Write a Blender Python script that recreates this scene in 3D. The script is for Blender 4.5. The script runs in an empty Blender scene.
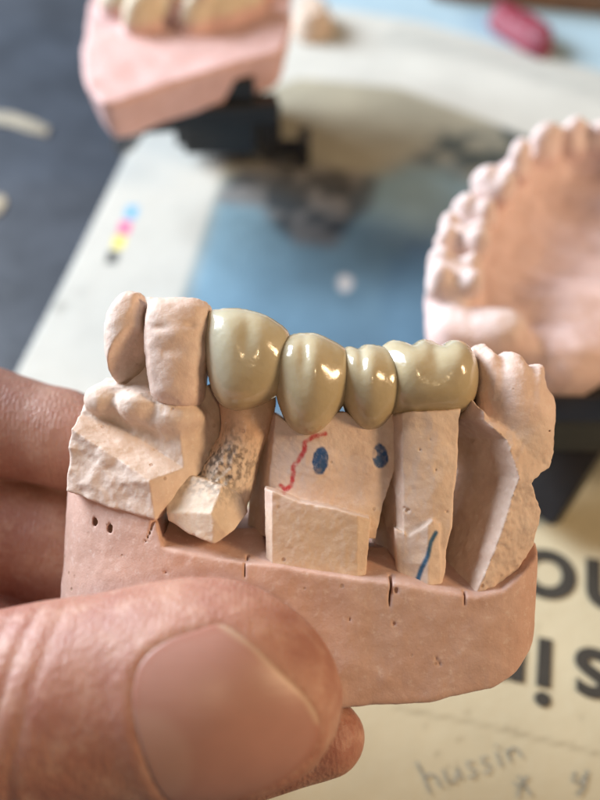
import bpy, bmesh, math, random
import numpy as np
from mathutils import Matrix, Vector

# ------------------------------------------------------------------ camera, light, exposure
CM = 0.01
TH = math.tan(math.radians(18.0))            # half horizontal field of view
PITCH = math.radians(50.0)
CAMZ = 15.3                                  # cm above the table
FOC = 11.0                                   # cm to the held cast
CAM = np.array([0.0, 0.0, CAMZ])
DR = np.array([0.0, math.cos(PITCH), -math.sin(PITCH)])
UP = np.array([0.0, math.sin(PITCH), math.cos(PITCH)])
K = FOC * 2 * TH / 600.0                     # cm per modelling unit (one photo pixel at the cast)
FD = FOC / K                                 # the same distance in modelling units

sc = bpy.context.scene
C = sc.collection
cam = bpy.data.cameras.new('camera'); camo = bpy.data.objects.new('camera', cam); C.objects.link(camo)
cam.sensor_fit = 'HORIZONTAL'; cam.sensor_width = 36; cam.lens = 18 / TH
cam.clip_start = 0.005; cam.clip_end = 20
camo.location = (0, 0, CAMZ * CM); camo.rotation_euler = (math.pi / 2 - PITCH, 0, 0)
cam.dof.use_dof = True; cam.dof.focus_distance = 0.1135; cam.dof.aperture_fstop = 15.5
sc.camera = camo

w = bpy.data.worlds.new('World'); sc.world = w; w.use_nodes = True
bg = w.node_tree.nodes['Background']
bg.inputs[0].default_value = (0.74, 0.82, 1.0, 1); bg.inputs[1].default_value = 0.09


def area(name, loc, target, size, sizey, power, col):
    l = bpy.data.lights.new(name, 'AREA'); l.shape = 'RECTANGLE'; l.size = size * CM; l.size_y = sizey * CM
    l.energy = power; l.color = col
    o = bpy.data.objects.new(name, l); C.objects.link(o)
    o.location = Vector(loc) * CM
    o.rotation_euler = (Vector(target) - Vector(loc)).to_track_quat('-Z', 'Y').to_euler()
    return o


# a window to the left and behind, and a warm ceiling tube and bulb on the viewer's side
area('window_light', (-80, 60, 52), (0, 12, 3), 60, 50, 29.0, (0.82, 0.90, 1.0))
area('tube_light', (75, -8, 46), (2, 10, 4), 13, 30, 4.9, (1.0, 0.70, 0.41))
area('bulb_light', (8, -30, 56), (2, 9, 5), 1.6, 7, 0.50, (1.0, 0.74, 0.42))

sc.view_settings.view_transform = 'Standard'; sc.view_settings.look = 'None'
sc.view_settings.exposure = 0.12; sc.view_settings.gamma = 1.0
sc.cycles.max_bounces = 8
sc.cycles.use_denoising = True

rng = np.random.default_rng(7)
random.seed(7)

# ------------------------------------------------------------------ noise, fields, surface nets
_T = rng.random((48, 48, 48)).astype(np.float32)


def vnoise(x, y, z):
    x, y, z = np.broadcast_arrays(x, y, z)
    xi = np.floor(x).astype(np.int32); yi = np.floor(y).astype(np.int32); zi = np.floor(z).astype(np.int32)
    fx = (x - xi).astype(np.float32); fy = (y - yi).astype(np.float32); fz = (z - zi).astype(np.float32)
    fx = fx * fx * (3 - 2 * fx); fy = fy * fy * (3 - 2 * fy); fz = fz * fz * (3 - 2 * fz)
    x0 = xi % 48; x1 = (xi + 1) % 48; y0 = yi % 48; y1 = (yi + 1) % 48; z0 = zi % 48; z1 = (zi + 1) % 48
    a = _T[x0, y0, z0] * (1 - fx) + _T[x1, y0, z0] * fx
    b = _T[x0, y1, z0] * (1 - fx) + _T[x1, y1, z0] * fx
    c = _T[x0, y0, z1] * (1 - fx) + _T[x1, y0, z1] * fx
    d = _T[x0, y1, z1] * (1 - fx) + _T[x1, y1, z1] * fx
    return ((a * (1 - fy) + b * fy) * (1 - fz) + (c * (1 - fy) + d * fy) * fz) * 2 - 1


def fbm(x, y, z, s, octs=3, off=0.0):
    r = 0; a = 1.0; t = 0
    for i in range(octs):
        f = (2.03 ** i) / s
        r = r + a * vnoise(x * f + off + i * 7.3, y * f + 3.1 * i + off, z * f + 5.7 * i)
        t += a; a *= 0.5
    return r / t


def smin(a, b, k):
    h = np.clip(0.5 + 0.5 * (b - a) / k, 0, 1)
    return b * (1 - h) + a * h - k * h * (1 - h)


def smax(a, b, k): return -smin(-a, -b, k)


def spline(pts, n=8):
    p = np.array(pts, float); out = []
    m = len(p)
    for i in range(m):
        p0, p1, p2, p3 = p[(i - 1) % m], p[i], p[(i + 1) % m], p[(i + 2) % m]
        for j in range(n):
            t = j / n
            out.append(0.5 * ((2 * p1) + (-p0 + p2) * t + (2 * p0 - 5 * p1 + 4 * p2 - p3) * t * t + (-p0 + 3 * p1 - 3 * p2 + p3) * t ** 3))
    return np.array(out)


def poly_sd(P, x, z):
    P = np.asarray(P, float); x, z = np.broadcast_arrays(np.asarray(x, float), np.asarray(z, float))
    d = np.full(x.shape, 1e12); ins = np.zeros(x.shape, bool)
    n = len(P)
    for i in range(n):
        ax, az = P[i]; bx, bz = P[(i + 1) % n]
        ex, ez = bx - ax, bz - az
        wx, wz = x - ax, z - az
        t = np.clip((wx * ex + wz * ez) / (ex * ex + ez * ez + 1e-12), 0, 1)
        d = np.minimum(d, (wx - ex * t) ** 2 + (wz - ez * t) ** 2)
        c = ((az <= z) != (bz <= z))
        with np.errstate(divide='ignore', invalid='ignore'):
            xi = ax + (z - az) / (ez if abs(ez) > 1e-12 else 1e-12) * ex
        ins ^= c & (x < xi)
    d = np.sqrt(d)
    return np.where(ins, -d, d).astype(np.float32)


def path_d(pts, x, z):
    d = np.full(np.broadcast(x, z).shape, 1e12)
    for (a, b) in zip(pts[:-1], pts[1:]):
        ex, ez = b[0] - a[0], b[1] - a[1]
        t = np.clip(((x - a[0]) * ex + (z - a[1]) * ez) / (ex * ex + ez * ez + 1e-9), 0, 1)
        d = np.minimum(d, (x - a[0] - ex * t) ** 2 + (z - a[1] - ez * t) ** 2)
    return np.sqrt(d)


def poisson(sd, h, it=1500):
    """inflated height of a flat outline: smooth, 1 at the middle, 0 on the outline, negative outside"""
    m = sd < 0; u = np.zeros(sd.shape)
    u[m] = -sd[m]
    for _ in range(it):
        v = 0.25 * (np.roll(u, 1, 0) + np.roll(u, -1, 0) + np.roll(u, 1, 1) + np.roll(u, -1, 1) + h * h)
        u = np.where(m, v, 0)
    mx = u.max()
    g = math.sqrt(mx)
    return np.where(m, u / mx, -sd * 1.4 / g).astype(np.float32)


def surface_nets(F, org, h):
    F = F.astype(np.float32); S = F < 0
    nx, ny, nz = F.shape
    cs = np.zeros((nx - 1, ny - 1, nz - 1), np.int8)
    for i in (0, 1):
        for j in (0, 1):
            for k in (0, 1):
                cs += S[i:nx - 1 + i, j:ny - 1 + j, k:nz - 1 + k]
    act = (cs > 0) & (cs < 8)
    idx = np.full(act.shape, -1, np.int64); cells = np.argwhere(act); idx[act] = np.arange(len(cells))
    acc = np.zeros((len(cells), 3)); cnt = np.zeros(len(cells))
    cor = [(i, j, k) for i in (0, 1) for j in (0, 1) for k in (0, 1)]
    for a in cor:
        for ax in range(3):
            if a[ax]: continue
            b = list(a); b[ax] = 1
            fa = F[cells[:, 0] + a[0], cells[:, 1] + a[1], cells[:, 2] + a[2]]
            fb = F[cells[:, 0] + b[0], cells[:, 1] + b[1], cells[:, 2] + b[2]]
            m = (fa < 0) != (fb < 0)
            t = np.where(m, fa / np.where(m, fa - fb, 1), 0)
            p = np.array(a, float)[None, :].repeat(len(cells), 0); p[:, ax] = t
            acc += p * m[:, None]; cnt += m
    V = (cells + acc / cnt[:, None]) * h + np.array(org)
    Q = []
    for ax in range(3):
        sl0 = [slice(1, -1)] * 3; sl1 = [slice(1, -1)] * 3
        sl0[ax] = slice(0, -1); sl1[ax] = slice(1, None)
        A = S[tuple(sl0)]; B = S[tuple(sl1)]
        e = np.argwhere(A != B); inside_first = A[A != B]
        e2 = e + 1; e2[:, ax] -= 1
        o1, o2 = [(1, 2), (2, 0), (0, 1)][ax]
        def cell(d1, d2):
            c = e2.copy(); c[:, o1] -= d1; c[:, o2] -= d2
            return idx[c[:, 0], c[:, 1], c[:, 2]]
        q = np.stack([cell(1, 1), cell(0, 1), cell(0, 0), cell(1, 0)], 1)
        q[~inside_first] = q[~inside_first][:, ::-1]
        Q.append(q)
    return V, np.concatenate(Q)


def grid(lo, hi, h):
    n = [int(math.ceil((hi[i] - lo[i]) / h)) + 1 for i in range(3)]
    ax = [(lo[i] + np.arange(n[i]) * h).astype(np.float32) for i in range(3)]
    return ax[0][:, None, None], ax[1][None, :, None], ax[2][None, None, :]


# ------------------------------------------------------------------ linking helpers
def link(o, parent=None, **kw):
    C.objects.link(o)
    if parent is not None: o.parent = parent
    for k, v in kw.items(): o[k] = v
    return o


def np_mesh(name, V, Q, mat, parent=None, col=None, smooth=True, **kw):
    me = bpy.data.meshes.new(name)
    me.vertices.add(len(V)); me.vertices.foreach_set('co', np.asarray(V, np.float32).ravel())
    me.loops.add(Q.size); me.loops.foreach_set('vertex_index', Q.astype(np.int32).ravel())
    me.polygons.add(len(Q))
    me.polygons.foreach_set('loop_start', (np.arange(len(Q)) * Q.shape[1]).astype(np.int32))
    me.polygons.foreach_set('use_smooth', np.full(len(Q), smooth))
    me.update(calc_edges=True); me.validate()
    if col is not None:
        a = me.color_attributes.new('Col', 'FLOAT_COLOR', 'POINT')
        c4 = np.ones((len(V), 4), np.float32); c4[:, :3] = col
        a.data.foreach_set('color', c4.ravel())
    me.materials.append(mat)
    return link(bpy.data.objects.new(name, me), parent, **kw)


def empty(name, loc_cm, rot=None, **kw):
    o = bpy.data.objects.new(name, None); o.empty_display_size = 0.005
    C.objects.link(o); o.location = Vector(loc_cm) * CM
    if rot is not None: o.rotation_euler = rot
    for k, v in kw.items(): o[k] = v
    return o


def held_empty(name, base_u, **kw):
    """an Empty in the frame of the held cast (x right, y away from the lens, z up the cast)"""
    p = CAM + DR * FOC + (np.array([1.0, 0, 0]) * base_u[0] + DR * base_u[1] + UP * base_u[2]) * K
    return empty(name, p, (math.pi / 2 - PITCH - math.pi / 2, 0, 0), **kw)


def bm_obj(name, bm, mat, parent=None, smooth=False, **kw):
    me = bpy.data.meshes.new(name); bmesh.ops.recalc_face_normals(bm, faces=bm.faces); bm.to_mesh(me); bm.free()
    for p in me.polygons: p.use_smooth = smooth
    me.materials.append(mat)
    return link(bpy.data.objects.new(name, me), parent, **kw)


def prism(bm, pts, z0, z1, bev=0.0, M=None):
    """upright prism over a plan outline, in cm"""
    f = bm.faces.new([bm.verts.new((p[0] * CM, p[1] * CM, z0 * CM)) for p in pts])
    r = bmesh.ops.extrude_face_region(bm, geom=[f])
    vs = [v for v in r['geom'] if isinstance(v, bmesh.types.BMVert)]
    for v in vs: v.co.z = z1 * CM
    allv = set(vs) | set(f.verts)
    if bev > 0:
        es = [e for e in bm.edges if e.verts[0] in allv and e.verts[1] in allv]
        res = bmesh.ops.bevel(bm, geom=es, offset=bev * CM, segments=3, affect='EDGES', profile=0.6)
        allv = set(res['verts']) | {v for v in allv if v.is_valid}
    if M is not None:
        bmesh.ops.transform(bm, matrix=M, verts=[v for v in allv if v.is_valid])


def W(px, py, z=0.0):
    """the point of the horizontal plane at height z (cm) behind photo pixel px, py"""
    r = np.array([1.0, 0, 0]) * ((px - 300) / 300 * TH) + UP * ((400 - py) / 300 * TH) + DR
    t = (CAMZ - z) / -r[2]
    return CAM + r * t


# ------------------------------------------------------------------ materials
def mat(name):
    m = bpy.data.materials.new(name); m.use_nodes = True
    nt = m.node_tree; return m, nt, nt.nodes['Principled BSDF']


def nd(nt, t, **kw):
    n = nt.nodes.new(t)
    for k, v in kw.items():
        if k in n.inputs: n.inputs[k].default_value = v
        else: setattr(n, k, v)
    return n


def mixc(nt, a, b, fac, mode='MIX'):
    n = nt.nodes.new('ShaderNodeMix'); n.data_type = 'RGBA'; n.blend_type = mode
    for i, s in ((0, fac), (6, a), (7, b)):
        if hasattr(s, 'is_linked'): nt.links.new(s, n.inputs[i])
        elif i == 0: n.inputs[0].default_value = s
        else: n.inputs[i].default_value = (*s, 1)
    return n.outputs[2]


def noise(nt, scale, detail=4, rough=0.6, lo=0.35, hi=0.65):
    tc = nd(nt, 'ShaderNodeTexCoord')
    n = nd(nt, 'ShaderNodeTexNoise', Scale=scale, Detail=detail, Roughness=rough)
    nt.links.new(tc.outputs['Object'], n.inputs['Vector'])
    r = nd(nt, 'ShaderNodeMapRange'); r.inputs[1].default_value = lo; r.inputs[2].default_value = hi
    nt.links.new(n.outputs[0], r.inputs[0]); return r.outputs[0]


def bump(nt, b, parts):
    prev = None
    for h, strength, dist in parts:
        n = nd(nt, 'ShaderNodeBump', Strength=strength, Distance=dist)
        nt.links.new(h, n.inputs['Height'])
        if prev: nt.links.new(prev, n.inputs['Normal'])
        prev = n.outputs[0]
    nt.links.new(prev, b.inputs['Normal'])


def plaster(name, color, vc=False, rough=0.62, pits=True, sss=0.06):
    m, nt, b = mat(name)
    if vc:
        a = nd(nt, 'ShaderNodeVertexColor', layer_name='Col'); base = a.outputs[0]
    else:
        base = color
    dark = tuple(c * f for c, f in zip(color, (0.78, 0.70, 0.64)))
    if vc:
        c1 = mixc(nt, base, (0.86, 0.81, 0.775), noise(nt, 260, 6, 0.65), 'MULTIPLY')
    else:
        c1 = mixc(nt, base, dark, noise(nt, 260, 6, 0.65))
    c2 = mixc(nt, c1, (1.0, 0.93, 0.86), noise(nt, 1100, 3, 0.7, 0.56, 0.74))
    mm = nt.nodes[-1] if False else None
    # small pale grains at low strength
    g = nd(nt, 'ShaderNodeMix'); g.data_type = 'RGBA'; g.inputs[0].default_value = 0.22
    nt.links.new(c1, g.inputs[6]); nt.links.new(c2, g.inputs[7])
    out = g.outputs[2]
    hts = [(noise(nt, 900, 5, 0.7, 0.3, 0.7), 0.22, 0.00022), (noise(nt, 3200, 3, 0.7, 0.3, 0.7), 0.16, 0.00008)]
    if pits:
        tc = nd(nt, 'ShaderNodeTexCoord'); v = nd(nt, 'ShaderNodeTexVoronoi', Scale=330.0, Randomness=1.0)
        nt.links.new(tc.outputs['Object'], v.inputs['Vector'])
        r = nd(nt, 'ShaderNodeMapRange'); r.inputs[1].default_value = 0.05; r.inputs[2].default_value = 0.10
        nt.links.new(v.outputs['Distance'], r.inputs[0])
        mx = nd(nt, 'ShaderNodeMath', operation='MAXIMUM')
        nt.links.new(r.outputs[0], mx.inputs[0]); nt.links.new(noise(nt, 240, 2, 0.5, 0.62, 0.42), mx.inputs[1])
        hts.append((mx.outputs[0], 0.5, 0.0002))
        out = mixc(nt, (0.42, 0.26, 0.18), out, mx.outputs[0])
    nt.links.new(out, b.inputs['Base Color'])
    b.inputs['Roughness'].default_value = rough
    b.inputs['Specular IOR Level'].default_value = 0.35
    b.inputs['Subsurface Weight'].default_value = sss * 2
    b.inputs['Subsurface Radius'].default_value = (1.0, 0.5, 0.35); b.inputs['Subsurface Scale'].default_value = 0.0008
    bump(nt, b, hts)
    return m


M_base = plaster('base_stone', (0.60, 0.36, 0.27), vc=True)
M_die = plaster('die_stone', (0.70, 0.52, 0.40), vc=True)
M_far = plaster('pale_pink_stone', (0.74, 0.50, 0.43), vc=True, pits=False)

# ceramic
m, nt, b = mat('glazed_ceramic'); M_cer = m
a = nd(nt, 'ShaderNodeVertexColor', layer_name='Col')
nt.links.new(mixc(nt, a.outputs[0], (0.94, 0.92, 0.87), noise(nt, 420, 3, 0.5), 'MULTIPLY'), b.inputs['Base Color'])
b.inputs['Roughness'].default_value = 0.20; b.inputs['Subsurface Weight'].default_value = 0.35
b.inputs['Subsurface Radius'].default_value = (1.0, 0.8, 0.45); b.inputs['Subsurface Scale'].default_value = 0.0012
b.inputs['Coat Weight'].default_value = 0.55; b.inputs['Coat Roughness'].default_value = 0.045; b.inputs['IOR'].default_value = 1.52
bump(nt, b, [(noise(nt, 380, 3, 0.5, 0.3, 0.7), 0.13, 0.0004), (noise(nt, 1500, 3, 0.5, 0.3, 0.7), 0.07, 0.00012)])

# skin and nail
m, nt, b = mat('skin'); M_skin = m
c = mixc(nt, (0.52, 0.28, 0.20), (0.38, 0.16, 0.115), noise(nt, 90, 4, 0.6))
c = mixc(nt, c, (0.60, 0.37, 0.28), noise(nt, 300, 5, 0.7, 0.5, 0.8))
c = mixc(nt, c, (0.36, 0.13, 0.095), noise(nt, 1300, 4, 0.7, 0.54, 0.9))
nt.links.new(c, b.inputs['Base Color'])
b.inputs['Roughness'].default_value = 0.46; b.inputs['Subsurface Weight'].default_value = 0.32
b.inputs['Subsurface Radius'].default_value = (1.0, 0.32, 0.18); b.inputs['Subsurface Scale'].default_value = 0.0028
tc = nd(nt, 'ShaderNodeTexCoord')
mp = nd(nt, 'ShaderNodeMapping'); mp.inputs['Scale'].default_value = (1.0, 1.0, 0.45); nt.links.new(tc.outputs['Object'], mp.inputs[0])
v = nd(nt, 'ShaderNodeTexVoronoi', Scale=1900.0, Randomness=1.0); nt.links.new(mp.outputs[0], v.inputs['Vector'])
wv = nd(nt, 'ShaderNodeTexWave', Scale=520.0, Distortion=9.0, Detail=3.0); wv.inputs['Detail Scale'].default_value = 0.35
nt.links.new(tc.outputs['Object'], wv.inputs['Vector'])
bump(nt, b, [(wv.outputs[1], 0.10, 0.0002), (v.outputs['Distance'], 0.5, 0.00016), (noise(nt, 420, 7, 0.72, 0.3, 0.7), 0.30, 0.0004)])
m, nt, b = mat('fingernail'); M_nail = m
c = nd(nt, 'ShaderNodeVertexColor', layer_name='Col')
nt.links.new(c.outputs[0], b.inputs['Base Color'])
b.inputs['Roughness'].default_value = 0.40; b.inputs['Subsurface Weight'].default_value = 0.25
b.inputs['Subsurface Radius'].default_value = (1.0, 0.4, 0.3); b.inputs['Subsurface Scale'].default_value = 0.0015
tc = nd(nt, 'ShaderNodeTexCoord'); mp = nd(nt, 'ShaderNodeMapping')
mp.inputs['Rotation'].default_value = (0, math.radians(-24), 0); mp.inputs['Scale'].default_value = (150, 150, 2600)
nt.links.new(tc.outputs['Object'], mp.inputs[0]); n = nd(nt, 'ShaderNodeTexNoise', Scale=1.0, Detail=2.0)
nt.links.new(mp.outputs[0], n.inputs['Vector'])
bump(nt, b, [(n.outputs[0], 0.10, 0.0002)])


def simple(name, col, rough=0.5, var=0.25, scale=120, spec=0.5, bs=0.1, vc=False):
    m, nt, b = mat(name)
    if vc:
        a = nd(nt, 'ShaderNodeVertexColor', layer_name='Col'); src = a.outputs[0]
        c = mixc(nt, src, (1 - var,) * 3, noise(nt, scale, 5, 0.6), 'MULTIPLY')
    else:
        c = mixc(nt, col, tuple(x * (1 - var) for x in col), noise(nt, scale, 5, 0.6))
    nt.links.new(c, b.inputs['Base Color'])
    b.inputs['Roughness'].default_value = rough; b.inputs['Specular IOR Level'].default_value = spec
    bump(nt, b, [(noise(nt, scale * 4, 5, 0.6, 0.3, 0.7), bs, 0.0006)])
    return m


M_desk = simple('dark_grey_laminate', (0.066, 0.078, 0.098), 0.38, 0.4, 45)
M_paper = simple('newsprint', (1, 1, 1), 0.72, 0.07, 70, 0.3, 0.15, vc=True)
M_ink = simple('black_ink', (0.045, 0.04, 0.032), 0.6, 0.3, 300)
M_pencil = simple('pencil_grey', (0.40, 0.385, 0.32), 0.6, 0.4, 800)
M_black = simple('black_plastic', (0.016, 0.017, 0.019), 0.38, 0.3, 200)
M_red = simple('red_wax', (0.30, 0.045, 0.075), 0.55, 0.4, 150)
M_wood = simple('brown_wood', (0.33, 0.17, 0.085), 0.55, 0.4, 60)
M_beige = simple('beige_chip', (0.46, 0.40, 0.29), 0.7, 0.3, 200)


# ------------------------------------------------------------------ the setting: table
V = []; N = 2
desk = bpy.data.meshes.new('table_surface')
s = 1.5
desk.from_pydata([(-s, -s, 0), (s, -s, 0), (s, s, 0), (-s, s, 0), (-s, -s, -.03), (s, -s, -.03), (s, s, -.03), (-s, s, -.03)], [],
                 [(0, 1, 2, 3), (7, 6, 5, 4), (0, 4, 5, 1), (1, 5, 6, 2), (2, 6, 7, 3), (3, 7, 4, 0)])
desk.materials.append(M_desk)
link(bpy.data.objects.new('table_surface', desk), kind='structure', label='dark blue grey table surface under the newspaper and casts')

# ------------------------------------------------------------------ newspaper
ZP = 0.06


def Wp(pts): return np.array([W(x, y, ZP)[:2] for x, y in pts])


paper_out = Wp([(14, 378), (-60, 520), (-300, 900), (900, 1000), (1100, 300), (760, 40), (700, -8), (470, -80), (300, -105), (215, -60), (180, 40), (128, 152), (70, 270)])
lo = paper_out.min(0) - .2; hi = paper_out.max(0) + .2
# build in its own axes
h = 0.075
xs = np.arange(max(lo[0], -17), min(hi[0], 24), h); ys = np.arange(max(lo[1], -2), min(hi[1], 46), h)
GX, GY = np.meshgrid(xs, ys, indexing='ij')
sd = poly_sd(paper_out, GX, GY)


def pm(pts, soft=0.12, sp=False):
    P = Wp(pts)
    if sp: P = spline(P)
    return np.clip(0.5 - poly_sd(P, GX, GY) / soft, 0, 1)[..., None]


def n2(s, off=0., o=4): return fbm(GX, GY, np.zeros_like(GX) + off, s, o)


col = np.zeros(GX.shape + (3,)); col[:] = (0.57, 0.575, 0.53)


def lay(col, mask, c): return col * (1 - mask) + np.array(c) * mask


yl = np.clip((14 - GY) / 4, 0, 1)[..., None]
col = lay(col, pm([(330, 420), (-60, 470), (-300, 1000), (900, 1000), (900, 420)], 2.0), (0.52, 0.46, 0.315))      # yellower tone over the lower page, soft edge
# printed picture: olive grey upper part, rocks, blue sea
pic = pm([(170, 330), (225, 165), (262, 92), (300, 78), (400, 88), (480, 118), (560, 150), (760, 230), (760, 420), (150, 420)], 0.15)
ol = np.array([0.36, 0.34, 0.26]) * (1 + 0.25 * n2(1.2, 2.)[..., None])
colp = np.zeros_like(col); colp[:] = ol
sea = pm([(150, 420), (186, 290), (212, 205), (228, 182), (300, 200), (345, 215), (372, 180), (410, 165), (450, 168), (500, 200), (620, 240), (760, 420)], 0.7)
tsea = np.clip((GY - 10.5) / 9.5, 0, 1)[..., None]
seac = np.array([0.075, 0.165, 0.27]) * (1 - tsea) + np.array([0.25, 0.41, 0.50]) * tsea
seac = seac * (1 + 0.34 * n2(1.3, 5.)[..., None])
colp = colp * (1 - sea) + seac * sea
rk = np.clip(0.62 + 2.8 * n2(0.5, 9., 5), 0, 1)[..., None]
rock = pm([(212, 200), (235, 172), (275, 160), (330, 168), (378, 178), (372, 208), (352, 222), (334, 248), (296, 244), (276, 228), (262, 208), (228, 205)], 0.4)
colp = colp * (1 - rock * 0.9) + (np.array([0.05, 0.054, 0.06]) * rk + np.array([0.21, 0.205, 0.20]) * (1 - rk)) * rock * 0.9
rock2 = pm([(412, 160), (440, 132), (500, 124), (560, 145), (560, 205), (490, 200), (440, 172)], 0.5)
rk2 = 0.35 + 0.65 * rk
colp = colp * (1 - rock2 * rk2) + np.array([0.065, 0.08, 0.075]) * rock2 * rk2
cloud = pm([(385, 175), (430, 160), (470, 190), (480, 250), (420, 245), (380, 220)], 1.6, True)
colp = lay(colp, cloud * 0.35, (0.42, 0.55, 0.62))
col = col * (1 - pic) + colp * pic
highlight = pm([(337, 283), (339, 276), (345, 274), (351, 277), (354, 283), (351, 290), (345, 293), (339, 290)], 0.08)  # bright highlight painted into the page colour as a white dot
col = lay(col, highlight, (0.95, 0.95, 0.93))
# grey column of small print and the blue strip along the far side
prt = pm([(395, 22), (600, 68), (720, 100), (720, 130), (590, 100), (470, 62), (380, 42)], 0.4)
ln = (0.5 + 0.5 * np.sin(GX * 2.2 - GY * 9.0))[..., None] * (0.6 + 0.4 * n2(0.25, 3.)[..., None])
col = lay(col, prt * (0.25 + 0.35 * ln), (0.30, 0.32, 0.30))
blue = pm([(330, 8), (420, 22), (520, 50), (640, 82), (760, 115), (900, 80), (700, -8), (470, -80), (300, -105), (250, -60)], 0.15)
col = lay(col, blue, (0.36, 0.50, 0.58))
# registration colour patches
for (x, y), c in zip([(130.5, 213), (124, 228.5), (118, 243), (111.5, 258)], [(0.10, 0.42, 0.70), (0.75, 0.07, 0.28), (0.82, 0.72, 0.10), (0.03, 0.035, 0.035)]):
    col = lay(col, pm([(x - 6, y + 6), (x - 3, y - 6.5), (x + 8, y - 6.5), (x + 5, y + 6)], 0.07), c)
col = lay(col, pm([(53, 308), (62, 303), (68, 306), (60, 312)], 0.25) * 0.6, (0.25, 0.25, 0.22))
col = lay(col, pm([(76, 292), (84, 288), (86, 292), (79, 297)], 0.25) * 0.4, (0.3, 0.3, 0.28))
# ruled line across the lower page
rl = path_d(Wp([(395, 708), (470, 722), (600, 754), (700, 780)]), GX, GY)
col = lay(col, (np.clip(1.3 - rl / 0.045, 0, 1) * (0.55 + 0.3 * n2(0.4, 4.)))[..., None], (0.30, 0.25, 0.16))
for k in range(70):
    x = rng.uniform(380, 600); y = rng.uniform(480, 800); r = rng.uniform(0.02, 0.07); p = W(x, y, ZP)
    d = np.hypot(GX - p[0], GY - p[1]); col = lay(col, np.clip(1.2 - d / r, 0, 1)[..., None] * 0.55, (0.28, 0.23, 0.15))
col *= (1 + 0.05 * n2(0.8, 11.)[..., None])
# the mesh: cells inside the outline, snapped loosely, slightly wavy, with thickness
ok = sd < 0
nxg, nyg = GX.shape
ids = np.arange(nxg * nyg).reshape(nxg, nyg)
q = np.stack([ids[:-1, :-1], ids[1:, :-1], ids[1:, 1:], ids[:-1, 1:]], -1)
keep = ok[:-1, :-1] | ok[1:, :-1] | ok[1:, 1:] | ok[:-1, 1:]
gx_, gy_ = np.gradient(sd, h); gn = np.hypot(gx_, gy_) + 1e-6
push = np.clip(sd, 0, 2 * h)
GX = GX - push * gx_ / gn; GY = GY - push * gy_ / gn
q = q[keep]
used, inv = np.unique(q, return_inverse=True); q = inv.reshape(q.shape)
wav = 0.02 * np.clip((GY - 6) / 10, 0, 1) * (0.5 + 0.5 * np.sin(GX * .35 + 1) * np.sin(GY * .23))
PV = np.stack([GX, GY, ZP + wav], -1).reshape(-1, 3)[used]
PC = col.reshape(-1, 3)[used]
news = empty('newspaper', (4, 14, 0), label='printed newspaper page with a blue picture lying on the dark table', category='newspaper')
po = np_mesh('page', (PV - np.array([4, 14, 0])) * CM, q, M_paper, news, PC, True)
sol = po.modifiers.new('thick', 'SOLIDIFY'); sol.thickness = 0.0004; sol.offset = -1


def text_part(s, px, py, height_px, rot, bold=0.012, name='lettering', sx=1.0):
    """upside-down print: baseline start at photo pixel (px, py), lying on the page"""
    cu = bpy.data.curves.new(name, 'FONT'); cu.body = s; cu.size = 1.0; cu.offset = bold; cu.extrude = 0.0
    cu.space_character = 1.05
    tmp = bpy.data.objects.new('t', cu); C.objects.link(tmp)
    bpy.context.view_layer.update()
    me = bpy.data.meshes.new_from_object(tmp.evaluated_get(bpy.context.evaluated_depsgraph_get()))
    bpy.data.objects.remove(tmp)
    p = W(px, py, ZP); p2 = W(px, py - height_px, ZP)
    xh = np.linalg.norm(p2 - p) / 0.50
    Mx = Matrix.Translation(Vector(((p[0] - 4) * CM, (p[1] - 14) * CM, (ZP + 0.025) * CM))) @ Matrix.Rotation(rot, 4, 'Z') @ Matrix.Diagonal((xh * CM * sx, xh * CM, 1, 1))
    me.transform(Mx); me.materials.append(M_ink); me.name = name
    link(bpy.data.objects.new(name, me), news)


R = math.pi + math.radians(-12)
text_part('no', 638, 569, 46, R, 0.02)
text_part('in', 557, 643, 47, R, 0.02)
text_part('s', 614, 655, 47, R, 0.02)


def scrawl(strokes, wpx, name='pencil_writing'):
    bm = bmesh.new()
    for st in strokes:
        P = [Vector((*(W(x, y, ZP)[:2] - np.array([4, 14])), 0)) for x, y in st]
        L = []
        for i in range(len(P)):
            t = (P[min(i + 1, len(P) - 1)] - P[max(i - 1, 0)]); t.normalize(); n = Vector((-t.y, t.x, 0)) * wpx
            L.append((bm.verts.new(((P[i] + n).x * CM, (P[i] + n).y * CM, (ZP + 0.022) * CM)), bm.verts.new(((P[i] - n).x * CM, (P[i] - n).y * CM, (ZP + 0.022) * CM))))
        for a, b_ in zip(L[:-1], L[1:]): bm.faces.new((a[0], b_[0], b_[1], a[1]))
    bm_obj(name, bm, M_pencil, news)


scrawl([
    [(417, 762), (424, 776), (431, 794)], [(425, 779), (430, 774), (436, 776), (442, 788)],
    [(444, 770), (448, 782), (455, 783), (458, 772)], [(458, 768), (462, 780)],
    [(474, 762), (468, 762), (469, 768), (476, 771), (475, 777), (469, 778)],
    [(488, 757), (482, 758), (484, 764), (491, 766), (489, 773), (484, 773)],
    [(497, 752), (502, 767)], [(496, 745), (497, 747)],
    [(507, 750), (511, 762)], [(508, 754), (513, 748), (518, 750), (523, 758)],
    [(514, 782), (520, 788), (518, 798)], [(528, 776), (520, 788)], [(519, 776), (532, 796)],
    [(576, 772), (573, 782), (580, 784), (586, 776)], [(588, 770), (584, 788), (578, 796)],
], 0.018)

# chips lying on the dark table
def chip(name, pts, z0, z1, m_, label, cat):
    P = [W(x, y, 0)[:2] for x, y in pts]; c0 = np.mean(P, 0)
    bm = bmesh.new(); prism(bm, [p - c0 for p in P], 0, z1 - z0, 0.03)
    o = bm_obj(name, bm, m_, None, True, label=label, category=cat); o.location = Vector((c0[0], c0[1], z0 + 0.001)) * CM
    return o


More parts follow.
